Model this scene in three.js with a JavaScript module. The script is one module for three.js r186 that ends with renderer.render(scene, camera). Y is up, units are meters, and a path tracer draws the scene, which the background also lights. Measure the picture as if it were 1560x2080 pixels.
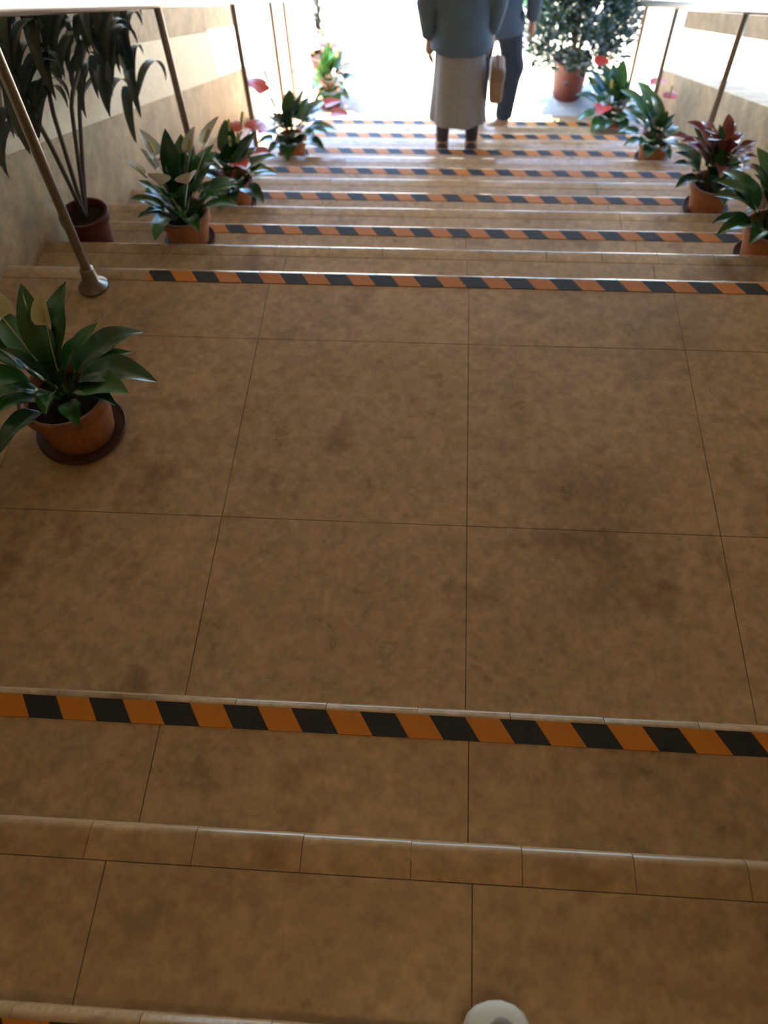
import * as THREE from 'three';
import { Sky } from 'three/addons/objects/Sky.js';
import { MarchingCubes } from 'three/addons/objects/MarchingCubes.js';
import { RoundedBoxGeometry } from 'three/addons/geometries/RoundedBoxGeometry.js';
import { mergeGeometries, mergeVertices, toCreasedNormals } from 'three/addons/utils/BufferGeometryUtils.js';
import { RectAreaLightUniformsLib } from 'three/addons/lights/RectAreaLightUniformsLib.js';

// ---------------------------------------------------------------- camera, sky, sun, exposure
// The stairs run down along -z; "f" below is the distance along the flight (f = -z), f = 0 at the edge of the landing.
const scene = new THREE.Scene();
const camera = new THREE.PerspectiveCamera(2 * Math.atan(1040 / 1646.3) * 180 / Math.PI, 1560 / 2080, 0.05, 200);
{
  const right = new THREE.Vector3(0.9977, -0.0264, -0.0628), up = new THREE.Vector3(-0.0381, 0.5473, -0.836), back = new THREE.Vector3(0.0565, 0.8365, 0.5451);
  camera.quaternion.setFromRotationMatrix(new THREE.Matrix4().makeBasis(right, up, back));
  camera.position.set(0.1041, 2.0443, 2.3942);
  camera.focus = 2.0; camera.userData.fStop = 2.4;
  camera.updateMatrixWorld();
}
const renderer = new THREE.WebGLRenderer({ antialias: true });
renderer.toneMapping = THREE.LinearToneMapping;
renderer.toneMappingExposure = 1.0;
renderer.shadowMap.enabled = true;
RectAreaLightUniformsLib.init();

const toSun = new THREE.Vector3(-0.45, 1.0, -0.88).normalize();
const sky = new Sky();
sky.scale.setScalar(150);
sky.material.uniforms.turbidity.value = 6;
sky.material.uniforms.rayleigh.value = 0.7;
sky.material.uniforms.mieCoefficient.value = 0.006;
sky.material.uniforms.mieDirectionalG.value = 0.75;
sky.material.uniforms.sunPosition.value.copy(toSun);
sky.name = 'sky';
scene.add(sky);
scene.environmentIntensity = 1.3;
const sun = new THREE.DirectionalLight(new THREE.Color(1.0, 0.88, 0.68), 50);
sun.position.copy(toSun).multiplyScalar(20);
sun.target.position.set(0, -1.5, -4);
sun.castShadow = true;
sun.shadow.mapSize.set(2048, 2048);
Object.assign(sun.shadow.camera, { left: -9, right: 9, top: 9, bottom: -9, near: 1, far: 45 });
sun.name = 'sun';
scene.add(sun, sun.target);

// ---------------------------------------------------------------- helpers
let seed = 20240611;
const rnd = () => { seed = (seed + 0x6D2B79F5) | 0; let t = Math.imul(seed ^ (seed >>> 15), 1 | seed); t = (t + Math.imul(t ^ (t >>> 7), 61 | t)) ^ t; return ((t ^ (t >>> 14)) >>> 0) / 4294967296; };
const rr = (a, b) => a + (b - a) * rnd();
const V = (x, y, f) => new THREE.Vector3(x, y, -f);
const taken = new Map();
const numbered = (n) => { const c = taken.get(n) ?? 0; taken.set(n, c + 1); return c ? n + '_' + String(c).padStart(3, '0') : n; };
function mesh(name, geometry, material, parent) { const m = new THREE.Mesh(geometry, material); m.name = name; if (parent) parent.add(m); return m; }
function tag(o, label, category, group, kind) { o.userData = { label, category }; if (group) o.userData.group = group; if (kind) o.userData.kind = kind; return o; }
function thing(name, label, category, [x, y, f] = [0, 0, 0], turn = 0, group, kind) {
  const o = new THREE.Group(); o.name = numbered(name); o.position.set(x, y, -f); o.rotation.y = turn; scene.add(o);
  return tag(o, label, category, group, kind);
}
// a box given by its limits, uv in metres taken from the place
function boxGeo(x0, x1, y0, y1, f0, f1, bevel = 0) {
  const w = x1 - x0, h = y1 - y0, d = f1 - f0;
  const g = bevel ? new RoundedBoxGeometry(w, h, d, 1, bevel) : new THREE.BoxGeometry(w, h, d);
  g.translate((x0 + x1) / 2, (y0 + y1) / 2, -(f0 + f1) / 2);
  return worldUV(g);
}
function worldUV(g, ox = 0, oy = 0) {
  const p = g.attributes.position, n = g.attributes.normal, uv = new Float32Array(p.count * 2);
  for (let i = 0; i < p.count; i++) {
    const ax = Math.abs(n.getX(i)), ay = Math.abs(n.getY(i)), az = Math.abs(n.getZ(i));
    let u, v;
    if (ay >= ax && ay >= az) { u = p.getX(i); v = p.getZ(i); } else if (ax >= az) { u = p.getZ(i); v = p.getY(i); } else { u = p.getX(i); v = p.getY(i); }
    uv[2 * i] = u + ox; uv[2 * i + 1] = v + oy;
  }
  g.setAttribute('uv', new THREE.BufferAttribute(uv, 2));
  return g;
}
// extrude a profile drawn in (f, y) across x
function acrossX(pts, x0, x1) {
  const s = new THREE.Shape(pts.map(([f, y]) => new THREE.Vector2(f, y)));
  const g = new THREE.ExtrudeGeometry(s, { depth: x1 - x0, bevelEnabled: false });
  // shape plane (f,y), depth along +Z  ->  x = x0 + depth, y = y, z = -f
  const p = g.attributes.position;
  for (let i = 0; i < p.count; i++) { const f = p.getX(i), y = p.getY(i), d = p.getZ(i); p.setXYZ(i, x0 + d, y, -f); }
  const q = toCreasedNormals(g.toNonIndexed ? g : g, 0.6);
  q.computeVertexNormals();
  const c = toCreasedNormals(q, 0.6);
  return worldUV(c);
}

// ---------------------------------------------------------------- procedural textures
function noiseField(n, cells, oct = 4, fall = 0.55) {             // tiling value noise, 0..1
  const out = new Float32Array(n * n); let amp = 1, tot = 0;
  for (let o = 0; o < oct; o++) {
    const c = cells << o, t = new Float32Array(c * c).map(() => rnd());
    for (let y = 0; y < n; y++) for (let x = 0; x < n; x++) {
      const u = x / n * c, v = y / n * c, i = Math.floor(u), j = Math.floor(v), a = u - i, b = v - j, s = a * a * (3 - 2 * a), w = b * b * (3 - 2 * b);
      const i1 = (i + 1) % c, j1 = (j + 1) % c;
      out[y * n + x] += amp * ((t[j * c + i] * (1 - s) + t[j * c + i1] * s) * (1 - w) + (t[j1 * c + i] * (1 - s) + t[j1 * c + i1] * s) * w);
    }
    tot += amp; amp *= fall;
  }
  return out.map((v) => v / tot);
}
function texture(n, fn, metres, srgb = true) {
  const d = new Uint8Array(n * n * 4);
  for (let y = 0; y < n; y++) for (let x = 0; x < n; x++) { const c = fn(x, y, y * n + x), k = 4 * (y * n + x); for (let i = 0; i < 3; i++) d[k + i] = Math.max(0, Math.min(255, c[i])); d[k + 3] = 255; }
  const t = new THREE.DataTexture(d, n, n); t.wrapS = t.wrapT = THREE.RepeatWrapping; t.magFilter = THREE.LinearFilter; t.minFilter = THREE.LinearMipmapLinearFilter; t.generateMipmaps = true;
  if (srgb) t.colorSpace = THREE.SRGBColorSpace;
  t.repeat.set(1 / metres, 1 / metres); t.needsUpdate = true;
  return t;
}
const coarse = noiseField(512, 3, 4, 0.6), mid = noiseField(512, 10, 4, 0.6), fine = noiseField(512, 64, 3, 0.8);
const stoneColour = texture(512, (x, y, i) => {
  const smudge = Math.max(0, mid[i] - 0.62) * 170 + Math.max(0, 0.38 - coarse[i]) * 50;
  const v = 1 + (coarse[i] - 0.5) * 0.16 + (mid[i] - 0.5) * 0.12 + (fine[i] - 0.5) * 0.30;
  return [192 * v - smudge, 160 * v - smudge, 122 * v - smudge * 0.9];
}, 1.9);
const stoneRough = texture(512, (x, y, i) => { const v = 255 * Math.min(1, Math.max(0.1, 0.42 + (mid[i] - 0.5) * 0.35 + (fine[i] - 0.5) * 0.15)); return [v, v, v]; }, 1.9, false);
const plasterColour = texture(512, (x, y, i) => { const v = 1 + (coarse[i] - 0.5) * 0.2 + (fine[i] - 0.5) * 0.12; return [222 * v, 204 * v, 168 * v]; }, 2.3);
const tanColour = texture(512, (x, y, i) => { const v = 1 + (mid[i] - 0.5) * 0.45 + (fine[i] - 0.5) * 0.2; return [168 * v, 142 * v, 104 * v]; }, 1.1);
const clayColour = texture(256, (x, y) => { const i = (y * 2) * 512 + x * 2, v = 1 + (mid[i] - 0.5) * 0.4 + (fine[i] - 0.5) * 0.2; return [172 * v, 106 * v, 64 * v]; }, 0.5);
const pavingColour = texture(256, (x, y) => { const i = (y * 2) * 512 + x * 2, v = 1 + (mid[i] - 0.5) * 0.2 + (fine[i] - 0.5) * 0.15; return [206 * v, 202 * v, 192 * v]; }, 2);
const soilColour = texture(128, (x, y) => { const v = 0.5 + fine[(y * 4) * 512 + x * 4]; return [44 * v, 32 * v, 24 * v]; }, 0.15);
const checkColour = texture(128, (x, y) => {                       // small woven check
  const a = (x % 16) < 8 ? 1 : 0, b = (y % 16) < 8 ? 1 : 0, line = (x % 64 < 3 || y % 64 < 3) ? 0.88 : 1, v = (0.84 + 0.1 * (a + b) / 2 + (fine[(y * 4) * 512 + x * 4] - 0.5) * 0.2) * line;
  return [178 * v, 176 * v, 176 * v];
}, 0.12);
const tapePeriod = 0.167;
const tapeColour = texture(256, (x, y, i) => {                     // one period: slanted orange and black bars
  const s = ((x - 0.62 * y) / 256 + 1) % 1, worn = Math.max(0, mid[(y * 2) * 512 + x * 2] - 0.56) * 1.4;
  const edge = 0.012, black = s < 0.5 - edge ? 1 : s < 0.5 + edge ? 1 - (s - 0.5 + edge) / (2 * edge) : s > 1 - edge ? 1 - (1 - s) / edge * 1 : 0;
  const o = [216, 130, 30], k = [34, 34, 34];
  return o.map((c, j) => (c * (1 - black) + k[j] * black) * (1 - worn * 0.5) + 120 * worn * 0.5);
}, tapePeriod);

const std = (o) => new THREE.MeshStandardMaterial(o);
const M = {
  stone: std({ map: stoneColour, roughness: 0.9, roughnessMap: stoneRough }),
  nosing: std({ map: stoneColour, color: 0xfffaf2, roughness: 0.5, roughnessMap: stoneRough }),
  grout: std({ color: new THREE.Color(0.13, 0.095, 0.06), roughness: 0.95 }),
  plaster: std({ map: plasterColour, roughness: 0.55 }),
  tan: std({ map: tanColour, roughness: 0.6 }),
  ceiling: std({ color: new THREE.Color(0.36, 0.33, 0.28), roughness: 0.9 }),
  paving: std({ map: pavingColour, roughness: 0.85 }),
  tape: std({ map: tapeColour, roughness: 0.55 }),
  steel: std({ color: new THREE.Color(0.72, 0.72, 0.72), metalness: 1, roughness: 0.28 }),
  postSteel: std({ color: new THREE.Color(0.30, 0.26, 0.22), metalness: 1, roughness: 0.35 }),
  clay: std({ map: clayColour, roughness: 0.7 }),
  clayRed: std({ map: clayColour, color: new THREE.Color(0.28, 0.15, 0.19), roughness: 0.6 }),
  soil: std({ map: soilColour, roughness: 1 }),
  saucer: std({ color: new THREE.Color(0.09, 0.04, 0.025), roughness: 0.5 }),
};

// ---------------------------------------------------------------- the stairs
const R = 0.15, T = 0.3334, LD = 1.7252, XL = -1.55, XR = 1.85;
const edge = (k) => (k >= 1 ? -LD - (k - 1) * T : -k * T);         // f of the nosing of step k, whose tread lies at y = k * R
const LOW = -13, HIGH = 9, GROUND = (LOW - 1) * R;
const noseDepth = 0.067, slab = 0.05, gap = 0.0016;
// joints across the flight
const tileCuts = []; for (let n = -4; n < 5; n++) { const x = 0.2155 + n * 0.739; if (x > XL + 0.05 && x < XR - 0.05) tileCuts.push(x); }
const noseCuts = []; for (let n = -9; n < 10; n++) { const x = 0.093 + n * 0.2215; if (x > XL + 0.05 && x < XR - 0.05) noseCuts.push(x); }
const spans = (cuts) => { const c = [XL, ...cuts, XR]; return c.slice(1).map((b, i) => [c[i] + gap / 2, b - gap / 2]); };
function nosePoints(f, y) {                                       // section of a bull-nosed edge slab
  const r = slab / 2, c = f + 0.015 - r, pts = [[f - noseDepth + gap, y - slab], [c, y - slab]];   // the rounding begins just in front of the tape
  for (let a = -80; a <= 90; a += 17) pts.push([c + r * Math.cos(a * Math.PI / 180), y - r + r * Math.sin(a * Math.PI / 180)]);
  pts.push([f - noseDepth + gap, y]);
  return pts;
}
function edgeSlabs(k, parent) {
  const near = k >= -2 && k <= 4;
  for (const [a, b] of near ? spans(noseCuts) : spans(tileCuts)) mesh('nosing_slab', acrossX(nosePoints(edge(k), k * R), a, b), M.nosing, parent);
}
const stairs = thing('staircase', 'tan stone staircase with rounded pale step edges, running down to the bright exit', 'stairs', [0, 0, 0], 0, null, 'structure');
for (let k = HIGH; k >= LOW; k--) {
  if (k === 0) continue;
  const e = edge(k), b = edge(k + 1), y = k * R;                  // tread from b (foot of the riser above) to e
  const step = mesh('step', boxGeo(XL, XR, y - R - 0.12, y - slab - 0.001, b - 0.03, e - 0.02), M.stone, stairs);
  step.userData.label = 'stone step with a smooth riser';
  mesh('joint_bed', boxGeo(XL + 0.002, XR - 0.002, y - slab - 0.0008, y - 0.003, b - 0.019, e - 0.03), M.grout, step);
  for (const [x0, x1] of spans(tileCuts)) mesh('tread_slab', boxGeo(x0, x1, y - slab, y, b - 0.02, e - noseDepth, 0.0015), M.stone, step);
  edgeSlabs(k, step);
}
const landing = thing('floor', 'stair landing paved with large square tan stone tiles', 'floor', [0, 0, 0], 0, null, 'structure');
mesh('landing_base', boxGeo(XL, XR, -R - 0.12, -slab - 0.001, -LD - 0.03, -0.02), M.stone, landing);
mesh('joint_bed', boxGeo(XL + 0.002, XR - 0.002, -slab - 0.0008, -0.003, -LD - 0.019, -0.03), M.grout, landing);
{
  const rows = [-LD - 0.02, -1.101, -0.354, -noseDepth];
  for (let i = 0; i < 3; i++) for (const [x0, x1] of spans(tileCuts)) mesh('floor_tile', boxGeo(x0, x1, -slab, 0, rows[i] + gap / 2, rows[i + 1] - gap / 2, 0.0015), M.stone, landing);
  edgeSlabs(0, landing);
}
const topF = edge(HIGH + 1), topY = HIGH * R;
tag(scene.add(mesh('floor_upper', boxGeo(XL, XR, topY - 0.3, topY, topF - 2.2, topF - 0.03), M.stone)) && scene.children.at(-1), 'stone floor at the head of the stairs', 'floor', null, 'structure');
tag(scene.add(mesh('pavement', boxGeo(-14, 14, GROUND - 0.3, GROUND, -LOW * T - 0.02, 22), M.paving)) && scene.children.at(-1), 'pale sunlit pavement outside the foot of the stairs', 'pavement', null, 'structure');

// hazard tape on every second step edge
function tape(k, x0, x1, phase, label) {
  const g = boxGeo(x0, x1, k * R + 0.0004, k * R + 0.0018, edge(k) - 0.068, edge(k) - 0.011);
  const uv = g.attributes.uv, p = g.attributes.position;
  for (let i = 0; i < uv.count; i++) uv.setXY(i, p.getX(i) - phase, edge(k) - 0.011 + p.getZ(i));
  const m = mesh(numbered('hazard_tape'), g, M.tape, scene);
  tag(m, label, 'tape', 'striped warning tapes on the step edges');
}
tape(3, -1.0, 1.5, 0.0, 'orange and black warning tape on the step under the white shoe');
tape(1, -1.02, 1.54, -0.045, 'orange and black warning tape on the last step above the landing');
tape(0, -0.99, 1.55, 0.174, 'orange and black warning tape along the far edge of the tiled landing');
const ordinal = { 2: 'second', 4: 'fourth', 6: 'sixth', 8: 'eighth', 10: 'tenth', 12: 'twelfth' };
for (let k = -2; k >= -12; k -= 2) tape(k, -0.96 + rr(-0.03, 0.03), 1.5 + rr(-0.03, 0.04), 0.126 + (k + 2) * 0.013, 'orange and black warning tape on the ' + ordinal[-k] + ' step below the landing');

// ---------------------------------------------------------------- walls and roof
const slope = (f) => (f >= -LOW * T ? GROUND : f > 0 ? -f * R / T : f > -LD ? 0 : Math.min(topY, (-LD - f) * R / T + R));
const backF = topF - 2.2;
function alongWall(fs, low, high, x0, x1) {                         // a band of wall between two height functions
  const up = fs.map((f) => [f, high(f)]), dn = fs.map((f) => [f, low(f)]).reverse();
  return acrossX([...dn.reverse(), ...up.reverse()], x0, x1);
}
const LEND = 3.35, REND = 1.9, OPEN = 4.3;                       // beyond these the sides are open between a low plinth and a beam
const roofY = (f) => (f < -LD ? 3.05 + (-LD - f) * R / T : f < 0 ? 3.05 : f < 4.4 ? 3.05 - f * 0.46 : 1.026);
for (const [side, a, b, end, dadoA, dadoB] of [['left', XL - 0.25, XL, LEND, XL, XL + 0.012], ['right', XR, XR + 0.25, REND, XR - 0.012, XR]]) {
  const fs = [backF, topF, -LD, -LD + 0.001, 0, end], open = [end, OPEN];
  const w = thing('wall_' + side, side === 'left' ? 'tan side wall with a cream band behind the potted peace lilies' : 'tan side wall with a cream band behind the potted red leaved plants', 'wall', [0, 0, 0], 0, null, 'structure');
  mesh('wall_face', alongWall(fs, () => GROUND - 0.3, (f) => roofY(f), a, b), M.tan, w);
  mesh('cream_band', alongWall(fs, (f) => slope(f) + 0.40, (f) => slope(f) + 0.72, dadoA, dadoB), M.plaster, w);
  mesh('plinth', alongWall(open, () => GROUND - 0.3, (f) => slope(f) + 0.40, a, b), M.tan, w);
  mesh('beam', alongWall(open, (f) => slope(f) + 0.72, (f) => slope(f) + 0.9, a + 0.06, b - 0.06), M.tan, w);
}
tag(scene.add(mesh('wall_back', boxGeo(XL - 0.25, XR + 0.25, 0, 6.6, backF - 0.25, backF), M.tan)) && scene.children.at(-1), 'plain wall closing the head of the stairs', 'wall', null, 'structure');
{
  const fs = [backF - 0.25, -LD, 0, 4.4, 5.6];
  tag(scene.add(mesh('ceiling', alongWall(fs, (f) => roofY(f), (f) => roofY(f) + 0.22, XL - 0.6, XR + 0.6), M.ceiling)) && scene.children.at(-1), 'roof slab over the stairs and the exit', 'ceiling', null, 'structure');
}

// ceiling lamps over the upper flight, outside the frame
function lamp(x, f, power, label) {
  const y = roofY(f) - 0.06, o = thing('ceiling_lamp', label, 'lamp', [x, y, f]);
  o.rotation.x = 0;
  mesh('housing', new RoundedBoxGeometry(0.62, 0.05, 0.32, 2, 0.012).translate(0, 0.035, 0), M.ceiling, o);
  mesh('diffuser', new RoundedBoxGeometry(0.56, 0.014, 0.26, 2, 0.005).translate(0, 0.004, 0), std({ color: 0xffffff, roughness: 0.6, emissive: new THREE.Color(1, 0.72, 0.38), emissiveIntensity: 1.5 }), o);
  const l = new THREE.RectAreaLight(new THREE.Color(1, 0.74, 0.34), power, 0.56, 0.26);
  l.position.set(0, -0.01, 0); l.lookAt(0, -5, 0); l.rotation.set(-Math.PI / 2, 0, 0); l.castShadow = true; l.name = 'lamp_light';
  o.add(l);
}
lamp(0.2, -2.75, 14.5, 'warm ceiling lamp over the upper flight of stairs');

// ---------------------------------------------------------------- handrails
class Path3 extends THREE.Curve { constructor(p) { super(); this.p = p; this.l = [0]; for (let i = 1; i < p.length; i++) this.l.push(this.l[i - 1] + p[i].distanceTo(p[i - 1])); }
  getPoint(t, v = new THREE.Vector3()) { const s = t * this.l.at(-1); let i = 1; while (i < this.p.length - 1 && this.l[i] < s) i++; return v.lerpVectors(this.p[i - 1], this.p[i], (s - this.l[i - 1]) / (this.l[i] - this.l[i - 1])); } }
const tube = (pts, r, seg = 12, n = 40) => new THREE.TubeGeometry(new THREE.CatmullRomCurve3(pts, false, 'catmullrom', 0.1), n, r, seg);
function handrail(x, h, posts, endF, label) {
  const o = thing('handrail', label, 'handrail', [x, 0, 0]);
  const P = (f, y) => new THREE.Vector3(0, y, -f);
  const pts = [P(topF, topY + h), P(-LD - 0.35, R + 0.35 * R / T + h), P(-LD + 0.05, h + 0.1), P(-LD + 0.4, h + 0.06), P(-0.3, h + 0.06), P(-0.13, h + 0.055), P(0.1, h - 0.1 * R / T), P(0.5, h - 0.5 * R / T), P(2, h - 2 * R / T), P(endF - 0.3, h - (endF - 0.3) * R / T), P(endF, h - endF * R / T)];
  mesh('rail', tube(pts, 0.027, 16, 160), M.steel, o);
  mesh('end_cap', new THREE.SphereGeometry(0.027, 16, 10).translate(0, h - endF * R / T, -endF), M.steel, o);
  for (const [f, base, top] of posts) {
    const post = mesh('post', new THREE.CylinderGeometry(0.017, 0.017, top - base, 14).translate(0, (top + base) / 2, -f), M.postSteel, o);
    mesh('base_flange', new THREE.LatheGeometry([[0, 0], [0.055, 0], [0.055, 0.012], [0.03, 0.03], [0.026, 0.085], [0.018, 0.09]].map(([a, b]) => new THREE.Vector2(a, b)), 20).translate(0, base, -f), M.postSteel, post);
  }
}
const stepY = (f) => (f > -LOW * T ? GROUND : f > 0 ? -Math.ceil(f / T - 1e-6) * R : f > -LD ? 0 : Math.ceil((-LD - f) / T) * R);
{
  const postAt = (h) => (f) => [f, stepY(f), (f > 0 ? -f * R / T : f > -LD ? 0.055 : (-LD - f) * R / T + R) + h - 0.01];
  handrail(-1.18, 0.93, [-3.9, -2.3, -1.5, -0.11, 1.35, 2.69, 3.78, 4.28].map(postAt(0.93)), 4.5, 'steel handrail on dark posts beside the potted peace lilies');
  handrail(1.6, 0.90, [-3.9, -2.3, -1.5, -0.11, 1.0, 2.05, 3.4, 4.28].map(postAt(0.90)), 4.5, 'steel handrail on dark posts beside the potted red leaved plants');
}

// ---------------------------------------------------------------- plants
const green = (r, g, b, rough = 0.32) => new THREE.MeshPhysicalMaterial({ color: new THREE.Color(r, g, b), roughness: rough, side: THREE.DoubleSide, clearcoat: 0.5, clearcoatRoughness: 0.22 });
const G = {
  dark: [green(0.035, 0.115, 0.03, 0.26), green(0.045, 0.15, 0.03, 0.26), green(0.028, 0.09, 0.035, 0.24)],
  fresh: [green(0.07, 0.22, 0.04), green(0.05, 0.16, 0.035)],
  grey: [green(0.05, 0.075, 0.06, 0.4), green(0.04, 0.065, 0.06, 0.4), green(0.06, 0.08, 0.06, 0.4)],
  red: [green(0.24, 0.035, 0.03, 0.4), green(0.19, 0.05, 0.035, 0.4)],
  cream: new THREE.MeshPhysicalMaterial({ color: new THREE.Color(0.72, 0.68, 0.42), roughness: 0.6, side: THREE.DoubleSide }),
  white: new THREE.MeshPhysicalMaterial({ color: new THREE.Color(0.8, 0.8, 0.72), roughness: 0.6, side: THREE.DoubleSide }),
  redSpathe: new THREE.MeshPhysicalMaterial({ color: new THREE.Color(0.6, 0.05, 0.035), roughness: 0.3, side: THREE.DoubleSide }),
  pink: new THREE.MeshPhysicalMaterial({ color: new THREE.Color(0.7, 0.25, 0.25), roughness: 0.4, side: THREE.DoubleSide }),
  spadix: std({ color: new THREE.Color(0.65, 0.55, 0.2), roughness: 0.8 }),
  stem: std({ color: new THREE.Color(0.07, 0.13, 0.03), roughness: 0.6 }),
  bark: std({ color: new THREE.Color(0.10, 0.075, 0.05), roughness: 0.9 }),
};
// a blade on its stalk: rises from the origin, leans over towards +z
function leafGeo({ stalk = 0.1, len = 0.2, width = 0.07, lean = 0.4, bend = 1.2, fold = 0.25, heart = 0, wave = 0.0, thick = 0.0012 }) {
  const N = 12, K = 6, spine = [], total = stalk + len, dirs = [];
  let y = 0, z = 0;
  for (let i = 0; i <= N + 4; i++) {                              // 5 stalk stations then N blade stations
    const s = i <= 4 ? stalk * i / 4 : stalk + len * (i - 4) / N, a = lean + bend * Math.pow(s / total, 1.6);
    if (i) { const ds = i <= 4 ? stalk / 4 : len / N; y += Math.cos(a) * ds; z += Math.sin(a) * ds; }
    spine.push([y, z]); dirs.push(a);
  }
  const pos = [], idx = [], ring = [];
  for (let i = 4; i <= N + 4; i++) {
    const t = (i - 4) / N, a = dirs[i], w = 0.5 * width * (heart ? Math.pow(Math.sin(Math.PI * Math.pow(0.06 + 0.94 * t, 0.52)), 0.8) : Math.pow(Math.sin(Math.PI * Math.pow(0.02 + 0.98 * t, 0.8)), 0.85)) + 0.0004;
    const row = [];
    for (let j = 0; j <= K; j++) {
      const q = j / K * 2 - 1, up = fold * Math.abs(q) * w + wave * Math.sin(t * 11 + q) * Math.abs(q) * w;
      row.push(pos.length / 3);
      pos.push(q * w, spine[i][0] + Math.sin(a) * up * 1, spine[i][1] - Math.cos(a) * up - heart * 0.25 * width * Math.abs(q) * Math.max(0, 0.35 - t));
    }
    ring.push(row);
  }
  for (let i = 0; i < N; i++) for (let j = 0; j < K; j++) { const [a, b, c, d] = [ring[i][j], ring[i][j + 1], ring[i + 1][j + 1], ring[i + 1][j]]; idx.push(a, b, d, b, c, d); }
  // stalk: a thin three-sided rod
  const base = pos.length / 3;
  for (let i = 0; i <= 4; i++) for (let j = 0; j < 3; j++) { const u = j / 3 * 2 * Math.PI, r = 0.0032 - 0.0003 * i; pos.push(Math.cos(u) * r, spine[i][0] + Math.sin(dirs[i]) * Math.sin(u) * r, spine[i][1] - Math.cos(dirs[i]) * Math.sin(u) * r); }
  for (let i = 0; i < 4; i++) for (let j = 0; j < 3; j++) { const a = base + i * 3 + j, b = base + i * 3 + (j + 1) % 3; idx.push(a, b, a + 3, b, b + 3, a + 3); }
  const g = new THREE.BufferGeometry(); g.setAttribute('position', new THREE.Float32BufferAttribute(pos, 3)); g.setIndex(idx); g.computeVertexNormals();
  return g;
}
const L = {
  lily: [0.05, 0.3, 0.55, 0.85].map((lean, i) => leafGeo({ stalk: 0.13 - 0.02 * i, len: 0.21, width: 0.078, lean, bend: 0.8 + 0.35 * i, fold: 0.35, wave: 0.12 })),
  lilyUp: [0.02, 0.2, 0.4, 0.62].map((lean, i) => leafGeo({ stalk: 0.12 - 0.015 * i, len: 0.19, width: 0.07, lean, bend: 0.45 + 0.28 * i, fold: 0.35, wave: 0.12 })),
  heartUp: [0.05, 0.25, 0.5, 0.75].map((lean, i) => leafGeo({ stalk: 0.16 - 0.02 * i, len: 0.13, width: 0.09, lean, bend: 0.6 + 0.3 * i, fold: 0.2, heart: 1 })),
  lilyLow: [0.9, 1.15].map((lean) => leafGeo({ stalk: 0.1, len: 0.2, width: 0.085, lean, bend: 0.9, fold: 0.25, wave: 0.1 })),
  heart: [0.1, 0.4, 0.7, 0.95].map((lean, i) => leafGeo({ stalk: 0.15 - 0.015 * i, len: 0.15, width: 0.105, lean, bend: 0.9 + 0.3 * i, fold: 0.2, heart: 1 })),
  strap: [0.1, 0.3, 0.55].map((lean) => leafGeo({ stalk: 0.02, len: 0.5, width: 0.06, lean, bend: 2.7, fold: 0.3 })),
  broad: [0.2, 0.5, 0.8].map((lean) => leafGeo({ stalk: 0.05, len: 0.17, width: 0.065, lean, bend: 1.1, fold: 0.3, wave: 0.25 })),
  spathe: leafGeo({ stalk: 0.27, len: 0.11, width: 0.07, lean: 0.05, bend: 0.25, fold: 0.5, heart: 0.5 }),
  spatheFlat: leafGeo({ stalk: 0.22, len: 0.07, width: 0.066, lean: 0.15, bend: 1.3, fold: 0.15, heart: 1 }),
  spadix: new THREE.CapsuleGeometry(0.005, 0.036, 4, 8),
};
function put(name, geometry, material, parent, { at = [0, 0, 0], turn = 0, tip = 0, scale = 1 }) {
  const m = mesh(name, geometry, material, parent); m.position.set(...at); m.rotation.set(tip, turn, 0, 'YXZ'); m.scale.setScalar(scale); return m;
}
const lathe = (pts, n = 36) => new THREE.LatheGeometry(pts.map(([a, b]) => new THREE.Vector2(a, b)), n);
function potGeo(r, h) { const b = r * 0.74; return lathe([[0, 0.004], [b, 0.004], [b + 0.004, 0.012], [r * 0.94, h - 0.035], [r * 0.95, h - 0.034], [r + 0.004, h - 0.033], [r + 0.005, h - 0.002], [r, h], [r - 0.012, h], [r - 0.014, h - 0.03], [r - 0.02, h - 0.05]]); }
function metresUV(g, u, v) { const a = g.attributes.uv; for (let i = 0; i < a.count; i++) a.setXY(i, a.getX(i) * u, a.getY(i) * v); return g; }
function potted(name, label, category, at, r, h, clay, group, saucer = true) {
  const o = thing(name, label, category, at, rr(0, 6), group);
  if (saucer) mesh('saucer', lathe([[0, 0], [r * 0.92, 0], [r * 1.04, 0.016], [r * 1.06, 0.03], [r * 1.03, 0.03], [r * 0.98, 0.012], [0, 0.008]]), M.saucer, o);
  mesh('pot', metresUV(potGeo(r, h), r * 6, h).translate(0, saucer ? 0.006 : 0, 0), clay, o);
  mesh('soil', metresUV(lathe([[0, h - 0.022], [r * 0.5, h - 0.026], [r - 0.017, h - 0.03]]), 1, 0.2), M.soil, o);
  return o;
}
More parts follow.
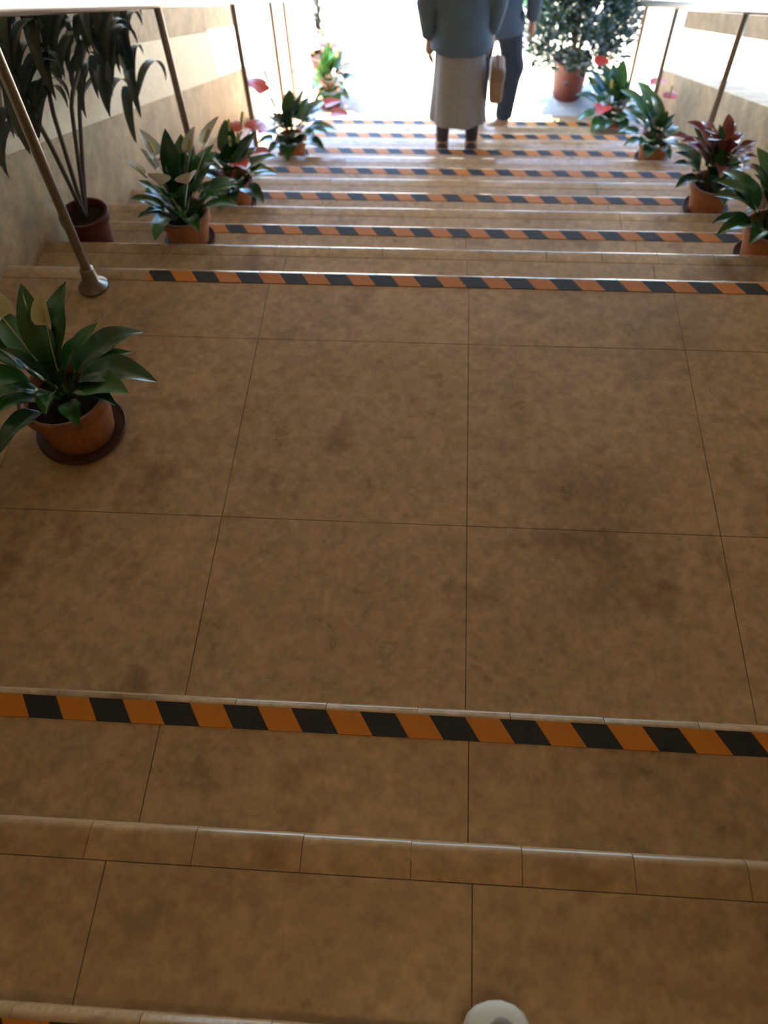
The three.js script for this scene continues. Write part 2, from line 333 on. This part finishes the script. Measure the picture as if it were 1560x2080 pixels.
// a bushy plant of stalked leaves around the pot centre
function leaves(o, geos, mats, n, h, scale, { rail = 0, spread = 0.05, name = 'leaf', offset = 0 } = {}) {
  for (let i = 0; i < n; i++) {
    const a = i * 2.39996 + offset, u = (i + 0.5) / n, gi = Math.min(geos.length - 1, Math.floor(u * geos.length + rr(-0.3, 0.3) + 0.0001) < 0 ? 0 : Math.floor(u * geos.length));
    put(name, geos[gi], mats[Math.floor(rnd() * mats.length)], o, { at: [Math.sin(a) * spread * u, h - 0.03, Math.cos(a) * spread * u], turn: a + rr(-0.2, 0.2), tip: rr(-0.08, 0.14), scale: scale * rr(0.82, 1.12) * (Math.sin(a + o.rotation.y) * Math.sign(rail) > 0.3 ? 0.66 : 1) });   // leaves towards the handrail stay short
  }
}
function flower(o, kind, h, a, tip, scale, mat) {
  const s = put('spathe', kind === 'lily' ? L.spathe : L.spatheFlat, mat, o, { at: [0, h - 0.03, 0], turn: a, tip, scale });
  const k = mesh('spadix', L.spadix, G.spadix, s); k.position.set(0, kind === 'lily' ? 0.305 : 0.222, kind === 'lily' ? 0.03 : 0.05); k.rotation.x = 0.2;
  return s;
}
// peace lily on the landing: leaves placed after the photograph
{
  const h = 0.19, o = potted('peace_lily', 'potted peace lily with a cream flower standing alone on the landing', 'plant', [-1.03, 0, -0.80], 0.135, h, M.clay, 'potted plants along the stairs');
  o.rotation.y = 0;
  leaves(o, L.lily.slice(0, 3), G.dark, 15, h, 0.82, { spread: 0.05 });
  for (const [gi, a, tip, s] of [[2, 1.45, 0.0, 1.35], [4, 1.15, -0.25, 1.25], [4, 1.5, -0.2, 1.1], [0, 3.5, 0.05, 1.12], [0, 2.7, 0.1, 1.15], [1, 4.5, 0.1, 1.3], [1, 4.1, 0.0, 1.15], [1, 0.3, 0.1, 0.95], [4, 4.9, -0.2, 1.1], [4, 5.7, -0.3, 0.85], [4, 0.6, -0.1, 0.75], [2, 2.2, 0, 1.2]])
    put('leaf', [...L.lily, ...L.lilyLow][gi], G.dark[gi % 3], o, { at: [0, h - 0.03, 0], turn: a, tip, scale: s });
  flower(o, 'lily', h, 4.2, 0.25, 1.15, G.cream);
  flower(o, 'lily', h, 2.8, 0.1, 1.0, G.cream);
}
function lilyPlant(label, at, n, scale, r = 0.105, h = 0.16, flowers = 2) {
  const o = potted('peace_lily', label, 'plant', at, r, h, M.clay, 'potted plants along the stairs');
  leaves(o, L.lilyUp, G.dark, n, h, scale, { spread: 0.05, rail: at[0] });
  for (let i = 0; i < flowers; i++) flower(o, 'lily', h, i * 2.2 + rr(0, 0.8), rr(0.05, 0.55), scale * rr(0.75, 1.15), G.white);
  return o;
}
function anthurium(label, at, n, scale, nf, mat, leafMats, r = 0.1, h = 0.15, pot = M.clay) {
  const o = potted('anthurium', label, 'plant', at, r, h, pot, 'potted plants along the stairs');
  leaves(o, L.heartUp, leafMats, n, h, scale, { spread: 0.05, rail: at[0] });
  for (let i = 0; i < nf; i++) flower(o, 'anthurium', h, i * 2.1 + rr(0, 0.8), rr(0.05, 0.4), scale * rr(1.15, 1.45), mat);
  return o;
}
lilyPlant('potted peace lily with several white flowers two steps below the landing', [-1.0, -2 * R, 0.52], 38, 1.12, 0.105, 0.16, 7);
anthurium('potted anthurium with red flowers four steps below the landing', [-0.96, -4 * R, 1.20], 34, 1.0, 6, G.redSpathe, G.dark);
anthurium('tall potted anthurium with red flowers eight steps below the landing', [-0.90, -8 * R, 2.52], 36, 1.25, 5, G.redSpathe, G.dark);
anthurium('pot of pale pink flowers at the foot of the stairs', [-0.95, GROUND, 4.72], 34, 1.35, 7, G.pink, G.dark);
lilyPlant('potted peace lily with a dense dark crown near the far edge of the landing', [1.46, -2 * R, 0.48], 38, 1.15, 0.11, 0.17);
{
  const h = 0.16, o = potted('croton', 'potted plant with mixed dark green and reddish brown leaves', 'plant', [1.43, -4 * R, 1.22], 0.105, h, M.clay, 'potted plants along the stairs');
  leaves(o, L.lilyUp, G.dark, 26, h, 1.0, { spread: 0.05, rail: 1 });
  leaves(o, L.broad, G.red, 18, h + 0.14, 1.1, { spread: 0.07, offset: 1, rail: 1 });
  mesh('stem', new THREE.CylinderGeometry(0.006, 0.009, 0.2, 8).translate(0, h + 0.05, 0), G.bark, o);
}
{
  const o = anthurium('potted anthurium with one red flower and a bright green leaf', [1.46, -8 * R, 2.55], 30, 1.05, 1, G.redSpathe, G.dark, 0.1, 0.15, M.clay);
  for (const a of [1.2, 1.7]) put('leaf', L.lily[1], G.fresh[0], o, { at: [0, 0.12, 0], turn: a, tip: 0.1, scale: 1.35 });
}
anthurium('bushy potted anthurium with a red flower beside the tall evergreen shrub', [1.42, -12 * R, 3.84], 38, 1.4, 3, G.redSpathe, [...G.dark, ...G.fresh], 0.11, 0.16);

// tall dark leaved plant between handrail and wall
{
  const h = 0.2, o = potted('dracaena', 'tall dark plant with long drooping leaves between handrail and wall', 'plant', [-1.41, -2 * R, 0.46], 0.1, h, M.clayRed, null, false);
  o.rotation.y = 0;
  for (const [dx, df, top] of [[0.0, -0.12, 0.62], [-0.02, 0.25, 0.78], [0.03, 0.62, 0.72], [0.0, 0.95, 0.62]]) {
    const end = new THREE.Vector3(dx, h + top - df * 0.42, -df);
    const stem = mesh('cane', tube([new THREE.Vector3(0, h - 0.04, 0), new THREE.Vector3(dx * 0.5, h + top * 0.5, -df * 0.35), end], 0.009, 8, 16), G.bark, o);
    for (let i = 0; i < 24; i++) put('leaf', L.strap[i % 3], G.grey[i % 3], stem, { at: [end.x, end.y - 0.012 * i, end.z], turn: (i % 2) * Math.PI + rr(-0.38, 0.38), tip: rr(-0.15, 0.15), scale: rr(0.6, 0.95) });
  }
}
// slim plant on a trunk beside the exit
{
  const h = 0.2, o = potted('rubber_plant', 'slim potted plant on a thin trunk behind the pale pink flowers', 'plant', [-1.06, GROUND, 5.2], 0.11, h, M.clayRed, null, false);
  mesh('trunk', tube([new THREE.Vector3(0, h - 0.04, 0), new THREE.Vector3(0.02, 0.7, 0.01), new THREE.Vector3(0.0, 1.5, 0)], 0.016, 8, 20), G.bark, o);
  for (let i = 0; i < 72; i++) put('leaf', L.broad[i % 3], G.grey[i % 3], o, { at: [0.01, 0.25 + i * 0.0165, 0], turn: i * 2.4, tip: rr(-0.2, 0.2), scale: rr(0.6, 0.85) });
}
// tall evergreen shrub in a red pot
{
  const h = 0.34, o = potted('evergreen_shrub', 'tall bushy evergreen shrub in a red pot at the exit', 'shrub', [1.2, GROUND, 4.92], 0.17, h, M.clayRed, null, false);
  mesh('trunk', new THREE.CylinderGeometry(0.018, 0.026, 0.9, 10).translate(0, h + 0.4, 0), G.bark, o);
  const n = 7000, g = leafGeo({ stalk: 0.012, len: 0.075, width: 0.034, lean: 0.5, bend: 0.9, fold: 0.2 });
  const foliage = new THREE.InstancedMesh(g, green(0.04, 0.10, 0.06, 0.45), n); foliage.name = 'foliage'; foliage.userData = { kind: 'stuff' };
  const m = new THREE.Matrix4(), q = new THREE.Quaternion(), e = new THREE.Euler();
  for (let i = 0; i < n; i++) {
    const t = Math.pow(rnd(), 0.8), y = h - 0.02 + 1.4 * t, rad = (0.44 * Math.sin(Math.PI * Math.min(1, 0.25 + 0.72 * t)) + 0.04) * Math.sqrt(rr(0.25, 1)) * (1 + 0.18 * Math.sin(7 * rnd())), a = rr(0, 6.283);
    e.set(rr(-0.3, 0.7), a + rr(-0.6, 0.6), rr(-0.3, 0.3), 'YXZ'); q.setFromEuler(e);
    m.compose(new THREE.Vector3(Math.sin(a) * rad, y, Math.cos(a) * rad), q, new THREE.Vector3().setScalar(rr(0.8, 1.4))); foliage.setMatrixAt(i, m);
    foliage.setColorAt(i, new THREE.Color().setRGB(rr(0.6, 1.2), rr(0.7, 1.2), rr(0.6, 1.1)));
  }
  o.add(foliage);
}

// ---------------------------------------------------------------- people
const smin = (a, b, k) => { const h = Math.max(k - Math.abs(a - b), 0) / k; return Math.min(a, b) - h * h * k * 0.25; };
const mcMaterial = new THREE.MeshStandardMaterial();
// bones: [ax,ay,az, bx,by,bz, ra, rb, squashZ]; z here points where the person faces
function bone(px, py, pz, b) {
  const s = b[8] ?? 1, ax = b[0], ay = b[1], az = b[2] / s, dx = b[3] - ax, dy = b[4] - ay, dz = b[5] / s - az, ex = px - ax, ey = py - ay, ez = pz / s - az;
  const t = Math.max(0, Math.min(1, (ex * dx + ey * dy + ez * dz) / (dx * dx + dy * dy + dz * dz + 1e-9)));
  return Math.hypot(ex - dx * t, ey - dy * t, ez - dz * t) - (b[6] + (b[7] - b[6]) * t);
}
function skin(bones, k, centre, half, res, cut) {
  const mc = new MarchingCubes(res, mcMaterial, false, false, 160000); mc.isolation = 0;
  const hs = res / 2;
  for (let z = 0; z < res; z++) for (let y = 0; y < res; y++) for (let x = 0; x < res; x++) {
    const px = centre[0] + (x - hs) / hs * half, py = centre[1] + (y - hs) / hs * half, pz = centre[2] + (z - hs) / hs * half;
    let d = 9; for (const b of bones) d = smin(d, bone(px, py, pz, b), b[9] ?? k);
    if (cut) d = cut(d, px, py, pz);
    mc.field[z * res * res + y * res + x] = -d;
  }
  mc.update();
  const n = mc.count, pos = new Float32Array(n * 3);
  for (let i = 0; i < n; i++) { pos[3 * i] = centre[0] + mc.positionArray[3 * i] * half; pos[3 * i + 1] = centre[1] + mc.positionArray[3 * i + 1] * half; pos[3 * i + 2] = centre[2] + mc.positionArray[3 * i + 2] * half; }
  let g = new THREE.BufferGeometry(); g.setAttribute('position', new THREE.BufferAttribute(pos, 3));
  g = mergeVertices(g, 1e-4); g.computeVertexNormals();
  return g;
}
function handBones([x, y, z], side) {                                // a hanging, half-curled hand below the wrist
  const b = [[x, y, z, x, y - 0.075, z + 0.008, 0.024, 0.03, 1.3]];
  [[-0.027, 0.070], [-0.009, 0.078], [0.009, 0.074], [0.027, 0.058]].forEach(([o, l]) => {
    const a = [x, y - 0.085, z - o], m = [x - side * 0.004, y - 0.085 - l * 0.5, z - o], e = [x - side * 0.022, y - 0.085 - l * 0.92, z - o];
    b.push([...a, ...m, 0.0095, 0.0085, 1, 0.004], [...m, ...e, 0.0085, 0.0072, 1, 0.004]);
  });
  b.push([x, y - 0.03, z + 0.02, x - side * 0.012, y - 0.065, z + 0.05, 0.012, 0.0105, 1, 0.008], [x - side * 0.012, y - 0.065, z + 0.05, x - side * 0.02, y - 0.095, z + 0.055, 0.0105, 0.008, 1, 0.006]);
  return b;
}
function headGeo(hy, hz, s) {                                        // skull, jaw, nose, lips, ears, brow, neck
  const b = [[0, hy + 0.02 * s, hz - 0.012, 0, hy + 0.025 * s, hz + 0.012, 0.082 * s, 0.08 * s, 1.12], [0, hy - 0.045 * s, hz + 0.035, 0, hy - 0.075 * s, hz + 0.05, 0.054 * s, 0.036 * s, 1],
    [0, hy + 0.0 * s, hz + 0.092, 0, hy - 0.032 * s, hz + 0.108, 0.008, 0.013, 1, 0.012], [-0.018, hy - 0.062 * s, hz + 0.089, 0.018, hy - 0.062 * s, hz + 0.089, 0.007, 0.007, 1, 0.006],
    [-0.03, hy + 0.028 * s, hz + 0.082, 0.03, hy + 0.028 * s, hz + 0.082, 0.013, 0.013, 1, 0.014],
    [0, hy - 0.20 * s, hz - 0.03, 0, hy - 0.06 * s, hz - 0.01, 0.056 * s, 0.052 * s, 1]];
  for (const e of [-1, 1]) b.push([e * 0.082 * s, hy - 0.02 * s, hz - 0.005, e * 0.088 * s, hy + 0.02 * s, hz - 0.012, 0.012, 0.016, 1, 0.006]);
  return skin(b, 0.03, [0, hy - 0.03, hz], 0.19, 84);
}
function trousers(legs, hipY, k = 0.05) { return legs; }
const cloth = (c, rough = 0.9) => std({ color: new THREE.Color(...c), roughness: rough, side: THREE.DoubleSide });
const skinMat = std({ color: new THREE.Color(0.52, 0.33, 0.23), roughness: 0.6 }), hairMat = std({ color: new THREE.Color(0.018, 0.014, 0.012), roughness: 0.45 });
function shoeGeo(foot, aim = 0) {
  const g = skin([[0, 0.035, -0.06, 0, 0.03, 0.12, 0.038, 0.034], [0, 0.045, -0.05, 0, 0.085, -0.05, 0.04, 0.036]], 0.03, [0, 0.06, 0.02], 0.17, 56, (d, x, y) => Math.max(d, 0.002 - y));
  return g.rotateY(aim).translate(...foot);
}

function person(spec) {
  const o = thing('person', spec.label, 'person', spec.at, Math.PI + spec.turn, 'people walking down the stairs');
  const s = spec.size, J = spec.joints, bones = [];
  // one continuous body
  for (const e of [0, 1]) {
    const { hip, knee, ankle, foot } = J.legs[e];
    bones.push([...hip, ...knee, 0.082 * s, 0.056 * s], [...knee, ...ankle, 0.054 * s, 0.036 * s], [...ankle, foot[0] + Math.sin(J.legs[e].aim ?? 0) * 0.1, foot[1] + 0.03, foot[2] + Math.cos(J.legs[e].aim ?? 0) * 0.1, 0.036 * s, 0.024 * s]);
    const { shoulder, elbow, wrist } = J.arms[e];
    bones.push([...shoulder, ...elbow, 0.046 * s, 0.038 * s], [...elbow, ...wrist, 0.038 * s, 0.025 * s], [...shoulder, 0, J.chest[1] + 0.06, J.chest[2], 0.05 * s, 0.07 * s]);
  }
  bones.push([-0.07 * s, J.hip, J.pz, 0.07 * s, J.hip, J.pz, 0.10 * s, 0.10 * s, 0.95], [0, J.hip, J.pz, ...J.waist, 0.12 * s, 0.105 * s, 0.8], [...J.waist, ...J.chest, 0.105 * s, 0.13 * s, 0.75], [...J.chest, 0, J.head[1] - 0.12, J.head[2] - 0.02, 0.11 * s, 0.05 * s]);
  const parts = [skin(bones, 0.05, [0, 0.8 * s, 0], 0.85 * s, 128), headGeo(J.head[1], J.head[2], s)];
  for (const e of [0, 1]) { const w = J.arms[e].wrist; parts.push(skin(handBones(w, e ? 1 : -1), 0.014, [w[0], w[1] - 0.08, w[2]], 0.125, 72)); }
  mesh('body', mergeGeometries(parts), skinMat, o);
  // hair as a cap over the back and crown of the head
  const [, hy, hz] = J.head;
  mesh('hair', skin([[0, hy + 0.03 * s, hz - 0.02, 0, hy + 0.03 * s, hz + 0.005, 0.094 * s, 0.092 * s, 1.1], [0, hy, hz - 0.05, 0, hy - spec.hair, hz - 0.065, 0.078 * s, 0.06 * s, 0.8]], 0.03, [0, hy - 0.03, hz], 0.24, 64,
    (d, x, y, z) => Math.max(d, (z - hz - 0.035) - Math.max(0, y - hy - 0.04) * 1.6)), hairMat, o);
  const eyes = []; for (const e of [-1, 1]) eyes.push(new THREE.SphereGeometry(0.011, 10, 8).translate(e * 0.031 * s, hy + 0.004, hz + 0.083 * s));
  mesh('eyes', mergeGeometries(eyes), std({ color: new THREE.Color(0.05, 0.03, 0.02), roughness: 0.2 }), o);
  // jacket: torso with a cut hem, two sleeves with cut cuffs
  const w = 0.142 * s * spec.loose;
  const torso = [[-0.06 * s, spec.hem, J.pz, 0.06 * s, spec.hem, J.pz, w, w, 1.1], [0, spec.hem, J.pz, ...J.waist, 0.17 * s * spec.loose, 0.145 * s * spec.loose, 0.92], [-0.05 * s, J.waist[1], J.waist[2], -0.07 * s, J.chest[1], J.chest[2], 0.125 * s, 0.125 * s, 0.95], [0.05 * s, J.waist[1], J.waist[2], 0.07 * s, J.chest[1], J.chest[2], 0.125 * s, 0.125 * s, 0.95], [...J.chest, 0, J.head[1] - 0.13, J.head[2] - 0.03, 0.14 * s, 0.075 * s]];
  const sleeves = J.arms.map(({ shoulder, elbow, wrist }) => {
    const d = new THREE.Vector3(...wrist).sub(new THREE.Vector3(...elbow)), len = d.length(); d.normalize();
    return { bones: [[...shoulder, ...elbow, 0.072 * s, 0.062 * s], [...elbow, ...wrist, 0.062 * s, 0.05 * s]], elbow, d, len: len * 0.92 };
  });
  mesh('jacket', skin([], 0.045, [0, 1.0 * s, 0], 0.62 * s, 116, (_, x, y, z) => {
    let d = 9; for (const b of torso) d = smin(d, bone(x, y, z, b), 0.05);
    d = Math.max(d, spec.hem - y);
    for (const c of sleeves) {
      let q = Math.min(bone(x, y, z, c.bones[0]), bone(x, y, z, c.bones[1]));
      q = Math.max(q, (x - c.elbow[0]) * c.d.x + (y - c.elbow[1]) * c.d.y + (z - c.elbow[2]) * c.d.z - c.len);
      d = smin(d, q, y > spec.hem + 0.25 ? 0.04 : 0.006);
    }
    return d;
  }), cloth(spec.jacket), o);
  if (spec.trousers) {
    const tb = [];
    for (const { hip, knee, ankle } of J.legs) tb.push([...hip, ...knee, 0.098 * s, 0.08 * s], [...knee, ...ankle, 0.08 * s, 0.066 * s]);
    tb.push([-0.07 * s, J.hip, J.pz, 0.07 * s, J.hip, J.pz, 0.115 * s, 0.115 * s, 0.95]);
    mesh('trousers', skin(tb, 0.05, [0, 0.5 * s, 0], 0.6 * s, 104, (d, x, y) => Math.max(d, y - J.hip - 0.12, 0.14 - y)), cloth(spec.trousers), o);
  }
  if (spec.skirt) {
    const n = 72, rows = 22, pos = [], uv = [], idx = [], y1 = J.waist[1], y0 = spec.skirt.hem;
    for (const [side, off] of [[0, 0], [1, -0.004]]) for (let i = 0; i <= rows; i++) for (let j = 0; j <= n; j++) {
      const t = i / rows, a = j / n * Math.PI * 2, y = y1 + (y0 - y1) * t, fold = 1 + 0.045 * t * Math.sin(a * 7 + 2 * t) + 0.02 * t * Math.sin(a * 17);
      const rx = (0.13 + 0.025 * Math.sin(Math.min(1, t * 3) * 1.57) + spec.skirt.flare * t * t) * fold + off, rz = (0.10 + 0.02 * Math.sin(Math.min(1, t * 3) * 1.57) + 0.03 * t) * fold + off;
      pos.push(Math.cos(a) * rx, y, J.pz + Math.sin(a) * rz); uv.push(a * 0.19, y);
    }
    const w = n + 1, off = (rows + 1) * w;
    for (let i = 0; i < rows; i++) for (let j = 0; j < n; j++) { const a = i * w + j; idx.push(a, a + 1, a + w, a + 1, a + w + 1, a + w, off + a, off + a + w, off + a + 1, off + a + 1, off + a + w, off + a + w + 1); }
    for (let j = 0; j < n; j++) { const a = rows * w + j; idx.push(a, a + 1, off + a, a + 1, off + a + 1, off + a); }
    const g = new THREE.BufferGeometry(); g.setAttribute('position', new THREE.Float32BufferAttribute(pos, 3)); g.setAttribute('uv', new THREE.Float32BufferAttribute(uv, 2)); g.setIndex(idx); g.computeVertexNormals();
    mesh('skirt', g, std({ map: checkColour, roughness: 0.95, side: THREE.DoubleSide }), o);
    const lb = []; for (const { hip, knee, ankle } of J.legs) lb.push([...hip, ...knee, 0.086 * s, 0.062 * s], [...knee, ...ankle, 0.060 * s, 0.042 * s]);
    mesh('leggings', skin(lb, 0.03, [0, 0.42 * s, 0], 0.5 * s, 90, (d, x, y) => Math.max(d, y - J.hip)), cloth([0.05, 0.045, 0.05]), o);
  }
  for (const { foot, aim } of J.legs) mesh('shoe', shoeGeo(foot, aim ?? 0), std({ color: new THREE.Color(...spec.shoes), roughness: 0.6 }), o);
  return o;
}
// z of the joints points down the stairs, x to the person's left when seen from the front: the root turns them away from the camera
person({
  label: 'person in a dark jacket and long grey checked skirt walking down', at: [0.19, -9 * R, 2.84], turn: 0, size: 0.95, hair: 0.12, hem: 0.74, loose: 1.02,
  jacket: [0.11, 0.16, 0.21], shoes: [0.07, 0.045, 0.035], skirt: { hem: 0.27, flare: 0.035 },
  joints: {
    hip: 0.80, pz: 0, waist: [0, 0.95, 0.0], chest: [0, 1.18, 0.01], head: [0, 1.47, 0.05],
    legs: [{ hip: [-0.085, 0.79, 0], knee: [-0.095, 0.44, 0.03], ankle: [-0.10, 0.08, -0.01], foot: [-0.10, 0, 0.02] }, { hip: [0.085, 0.79, 0], knee: [0.095, 0.44, 0.02], ankle: [0.10, 0.08, -0.02], foot: [0.10, 0, 0.01] }],
    arms: [{ shoulder: [-0.165, 1.25, 0], elbow: [-0.205, 1.0, -0.02], wrist: [-0.18, 0.80, 0.05] }, { shoulder: [0.165, 1.25, 0], elbow: [0.225, 1.0, -0.03], wrist: [0.20, 0.77, 0.03] }],
  },
});
person({
  label: 'person in navy trousers and white shoes at the foot of the stairs', at: [0.46, -12 * R, 3.86], turn: 0.1, size: 1.0, hair: 0.03, hem: 0.80, loose: 1.0,
  jacket: [0.09, 0.13, 0.18], trousers: [0.035, 0.055, 0.09], shoes: [0.75, 0.74, 0.72],
  joints: {
    hip: 0.86, pz: 0, waist: [0, 1.02, 0.0], chest: [0, 1.26, 0.01], head: [0, 1.57, 0.05],
    legs: [{ hip: [-0.09, 0.85, 0], knee: [-0.15, 0.48, 0.05], ankle: [-0.10, 0.10, -0.05], foot: [-0.055, 0.0, -0.05], aim: 1.35 }, { hip: [0.09, 0.85, 0], knee: [0.10, 0.48, 0.05], ankle: [0.10, 0.09, 0.0], foot: [0.10, 0, 0.02] }],
    arms: [{ shoulder: [-0.18, 1.34, 0], elbow: [-0.25, 1.06, -0.03], wrist: [-0.26, 0.83, 0.03] }, { shoulder: [0.18, 1.34, 0], elbow: [0.23, 1.06, -0.02], wrist: [0.22, 0.82, 0.06] }],
  },
});
// bag carried at the first person's side
{
  const o = thing('handbag', 'small tan handbag carried between the two walking people', 'bag', [0.425, -0.93, 2.82]);
  mesh('bag_body', new RoundedBoxGeometry(0.085, 0.22, 0.2, 3, 0.03).translate(0, 0.11, 0), std({ color: new THREE.Color(0.34, 0.22, 0.15), roughness: 0.6 }), o);
  mesh('flap', new RoundedBoxGeometry(0.092, 0.1, 0.206, 3, 0.03).translate(0.002, 0.18, 0), std({ color: new THREE.Color(0.28, 0.17, 0.11), roughness: 0.6 }), o);
  mesh('strap', tube([new THREE.Vector3(0, 0.2, -0.08), new THREE.Vector3(-0.005, 0.29, -0.05), new THREE.Vector3(-0.01, 0.31, 0), new THREE.Vector3(-0.005, 0.29, 0.05), new THREE.Vector3(0, 0.2, 0.08)], 0.007, 8, 24), std({ color: new THREE.Color(0.28, 0.17, 0.11), roughness: 0.6 }), o);
}

// ---------------------------------------------------------------- the photographer's shoe on the upper flight
{
  const o = thing('sneaker', 'white sneaker standing on an upper step of the stairs', 'shoe', [0.243, 3 * R, -2.327], 0.06); o.scale.set(1.14, 1, 1);
  // sections from toe (z = 0) back to heel (z = 0.28): [z, half width, top height, sole height]
  const prof = [[0.0, 0.006, 0.026], [0.006, 0.024, 0.036], [0.018, 0.037, 0.044], [0.04, 0.046, 0.052], [0.075, 0.050, 0.062], [0.11, 0.048, 0.078], [0.15, 0.044, 0.094], [0.19, 0.040, 0.098], [0.24, 0.038, 0.096], [0.268, 0.032, 0.092], [0.28, 0.012, 0.085]];
  const shell = (grow, yb, yt) => {
    const pos = [], idx = [], n = 20;
    for (const [z, w, t] of prof) for (let j = 0; j < n; j++) {
      const a = j / n * Math.PI * 2, c = Math.cos(a), s = Math.sin(a), top = yt ?? t;
      pos.push(Math.sign(c) * Math.pow(Math.abs(c), 0.75) * (w + grow), yb + (top - yb) * (0.5 + 0.5 * Math.sign(s) * Math.pow(Math.abs(s), 0.7)), z);
    }
    for (let i = 0; i < prof.length - 1; i++) for (let j = 0; j < n; j++) { const a = i * n + j, b = i * n + (j + 1) % n; idx.push(a, b, a + n, b, b + n, a + n); }
    for (const [r, flip] of [[0, 1], [prof.length - 1, 0]]) for (let j = 1; j < n - 1; j++) idx.push(...(flip ? [r * n, r * n + j + 1, r * n + j] : [r * n, r * n + j, r * n + j + 1]));
    const g = new THREE.BufferGeometry(); g.setAttribute('position', new THREE.Float32BufferAttribute(pos, 3)); g.setIndex(idx); g.computeVertexNormals(); return g;
  };
  const white = std({ color: new THREE.Color(0.72, 0.70, 0.62), roughness: 0.6 }), grey = std({ color: new THREE.Color(0.36, 0.36, 0.34), roughness: 0.9 });
  mesh('upper', shell(0, 0.006), white, o);
  mesh('sole', shell(0.004, 0.002, 0.026), white, o);
  mesh('vamp', new THREE.SphereGeometry(1, 20, 12).scale(0.026, 0.012, 0.05).rotateX(0.22).translate(0.004, 0.0535, 0.072), grey, o);
  mesh('tongue', new RoundedBoxGeometry(0.05, 0.012, 0.09, 2, 0.005).rotateX(0.35).translate(0, 0.092, 0.135), white, o);
  for (let i = 0; i < 4; i++) mesh('lace', new THREE.CapsuleGeometry(0.0035, 0.045, 3, 8).rotateZ(Math.PI / 2).translate(0, 0.08 + i * 0.009, 0.105 + i * 0.018), white, o);
  mesh('collar', new THREE.TorusGeometry(0.033, 0.008, 8, 24).scale(1, 1.4, 1).rotateX(Math.PI / 2).translate(0, 0.097, 0.215), grey, o);
}

scene.traverse((o) => { if (o.isMesh && !o.isSky) { o.castShadow = true; o.receiveShadow = true; } });
renderer.render(scene, camera);
